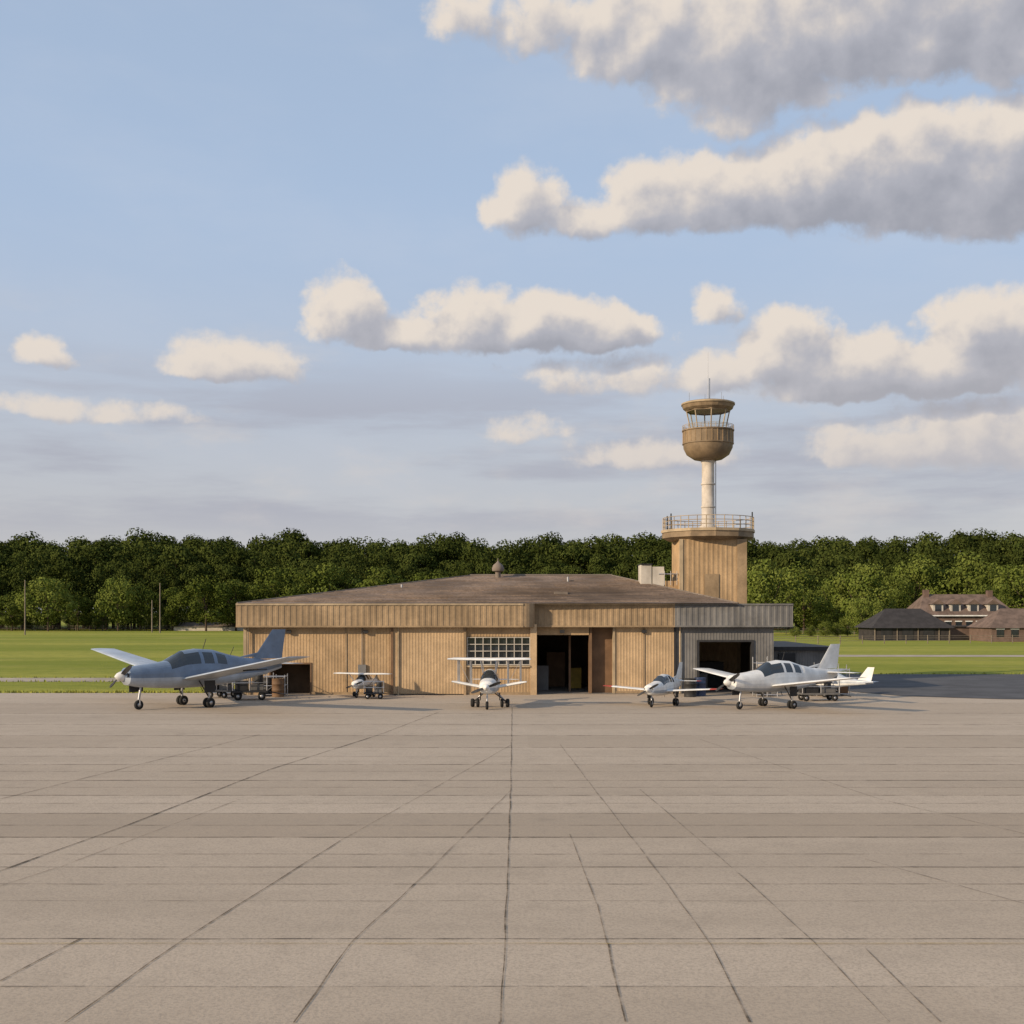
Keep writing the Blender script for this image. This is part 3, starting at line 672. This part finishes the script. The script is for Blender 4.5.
def mkgroup(gname,PF,seed):
    G=bpy.data.node_groups.new(gname,'ShaderNodeTree')
    for n_ in 'UV': G.interface.new_socket(n_,in_out='INPUT',socket_type='NodeSocketFloat')
    for n_ in ('D','S'): G.interface.new_socket(n_,in_out='OUTPUT',socket_type='NodeSocketFloat')
    gi=G.nodes.new('NodeGroupInput'); go=G.nodes.new('NodeGroupOutput'); U=E(G,gi.outputs[0]); V=E(G,gi.outputs[1])
    wv=comb(G,U,V,seed); wn=noise(G,wv,1.9,4,.6,col=True); sp=G.nodes.new('ShaderNodeSeparateColor'); G.links.new(wn,sp.inputs[0])
    U2=U+(E(G,sp.outputs[0])-.5)*.7; V2=V+(E(G,sp.outputs[1])-.5)*.30
    acc=None
    for px,py,rx,rt,rb,wt in PF:
        cu,cv=ang(px,py); rx/=100;rt/=100;rb/=100
        du=U2.op('MULTIPLY_ADD',1/rx,-cu/rx); a_=V2.op('MULTIPLY_ADD',1/rt,-cv/rt); b2=V2.op('MULTIPLY_ADD',-1/rb,cv/rb)
        mv=a_.op('MAXIMUM',b2); q=du.op('MULTIPLY',du); q=mv.op('MULTIPLY_ADD',mv,q); q=q.op('MULTIPLY_ADD',-wt,wt)
        acc=q if acc is None else acc.op('SMOOTH_MAX',q,.2)
    acc=acc.op('MAXIMUM',-3.)
    nf=noise(G,wv,2.4,9,.6); ns=noise(G,wv,2.4,4,.5)
    G.links.new((acc+(nf-.5)*2.1).s,go.inputs[0]); G.links.new((acc+(ns-.5)*1.8).s,go.inputs[1]); return G
G1=mkgroup('cloud_density_high',PF_top,0.); G2=mkgroup('cloud_density_low',PF_low,5.)
tc=nt.nodes.new('ShaderNodeTexCoord'); sx=nt.nodes.new('ShaderNodeSeparateXYZ'); nt.links.new(tc.outputs['Generated'],sx.inputs[0])
x,y,z=[E(nt,o) for o in sx.outputs]
u=x.op('ARCTAN2',y)*12.; v=z.op('ARCSINE')*12.
def dens(G,uu,vv):
    n=nt.nodes.new('ShaderNodeGroup'); n.node_tree=G; nt.links.new(uu.s,n.inputs[0]); nt.links.new(vv.s,n.inputs[1]); return E(nt,n.outputs[0]),E(nt,n.outputs[1])
hz=sstep(v,0.,6.5,.88,.70)
hcol=mixc(nt,sstep(v,.2,4.2),(5.6,5.5,5.7),(4.85,6.1,8.1))
skyc=mixc(nt,hz,sk.outputs[0],hcol)
mot=sstep(noise(nt,comb(nt,u*.35,v*.9,2.),1.,5,.6),.4,.75)
skyc=mixc(nt,mot*.14,skyc,(6.6,6.8,7.4))
def bgnode(c):
    n=nt.nodes.new('ShaderNodeBackground'); n.inputs[1].default_value=.1; nt.links.new(c,n.inputs[0]); return n.outputs[0]
def mixs(f,a,b):
    n=nt.nodes.new('ShaderNodeMixShader'); nt.links.new(f.s,n.inputs[0]); nt.links.new(a,n.inputs[1]); nt.links.new(b,n.inputs[2]); return n.outputs[0]
def cloudy(G,base,hazy=False):
    D0,S0=dens(G,u,v); _,S1=dens(G,u-.15,v+.20)
    alpha=sstep(D0,-.12,.62)
    sh=S1*.58+(S1-S0)*.62+(S0-D0)*.4
    g_=sstep(sh,-.45,.75)
    deep=sstep(sh,.5,1.5)
    ccol=mixc(nt,g_,(8.1,7.2,6.3),(4.5,4.5,4.95)); ccol=mixc(nt,deep*.75,ccol,(3.1,3.2,3.7))
    if hazy: ccol=mixc(nt,sstep(v,3.0,1.0,0.,.5),ccol,(5.9,5.6,5.6))
    return mixc(nt,alpha*.95,base,ccol)
st=sstep(noise(nt,comb(nt,u*.22,v*1.5,3.),1.4,6,.6),.40,.64)
band=sstep(v,.45,1.1)*sstep(v,2.7,1.8)
lowbase=mixc(nt,st*band*.7,skyc,(4.0,4.1,4.8))
st2=sstep(noise(nt,comb(nt,u*.5,v*1.2,9.),1.1,6,.6),.50,.75)
lowbase=mixc(nt,st2*sstep(v,.4,.9)*sstep(v,3.2,2.2)*.5,lowbase,(6.7,6.2,5.9))
B_low=bgnode(cloudy(G2,lowbase,True)); B_top=bgnode(cloudy(G1,skyc))
gen=sstep(noise(nt,comb(nt,u*.3,v*.6,7.),1.2,6,.55),.55,.72)*sstep(v,.5,2.5)
B_gen=bgnode(mixc(nt,gen*.8,skyc,(5.5,5.2,5.2)))
inview=u.op('ABSOLUTE').op('LESS_THAN',6.6)*v.op('GREATER_THAN',0.)*v.op('LESS_THAN',8.5)
up_=(z-y*((HY-258)/F)).op('GREATER_THAN',0.)
nt.links.new(mixs(inview,B_gen,mixs(up_,B_low,B_top)),wo.inputs[0])
# ================================================================= CAMERA
cam=bpy.data.cameras.new('camera'); cam.lens=36*F/1024; cam.sensor_width=36; cam.shift_y=(HY-512)/1024; cam.clip_end=12000
co=bpy.data.objects.new('camera',cam); scene.collection.objects.link(co); co.location=(0,0,H); co.rotation_euler=(math.radians(90),0,0); scene.camera=co
scene.view_settings.view_transform='Standard'; scene.view_settings.look='None'; scene.view_settings.exposure=0
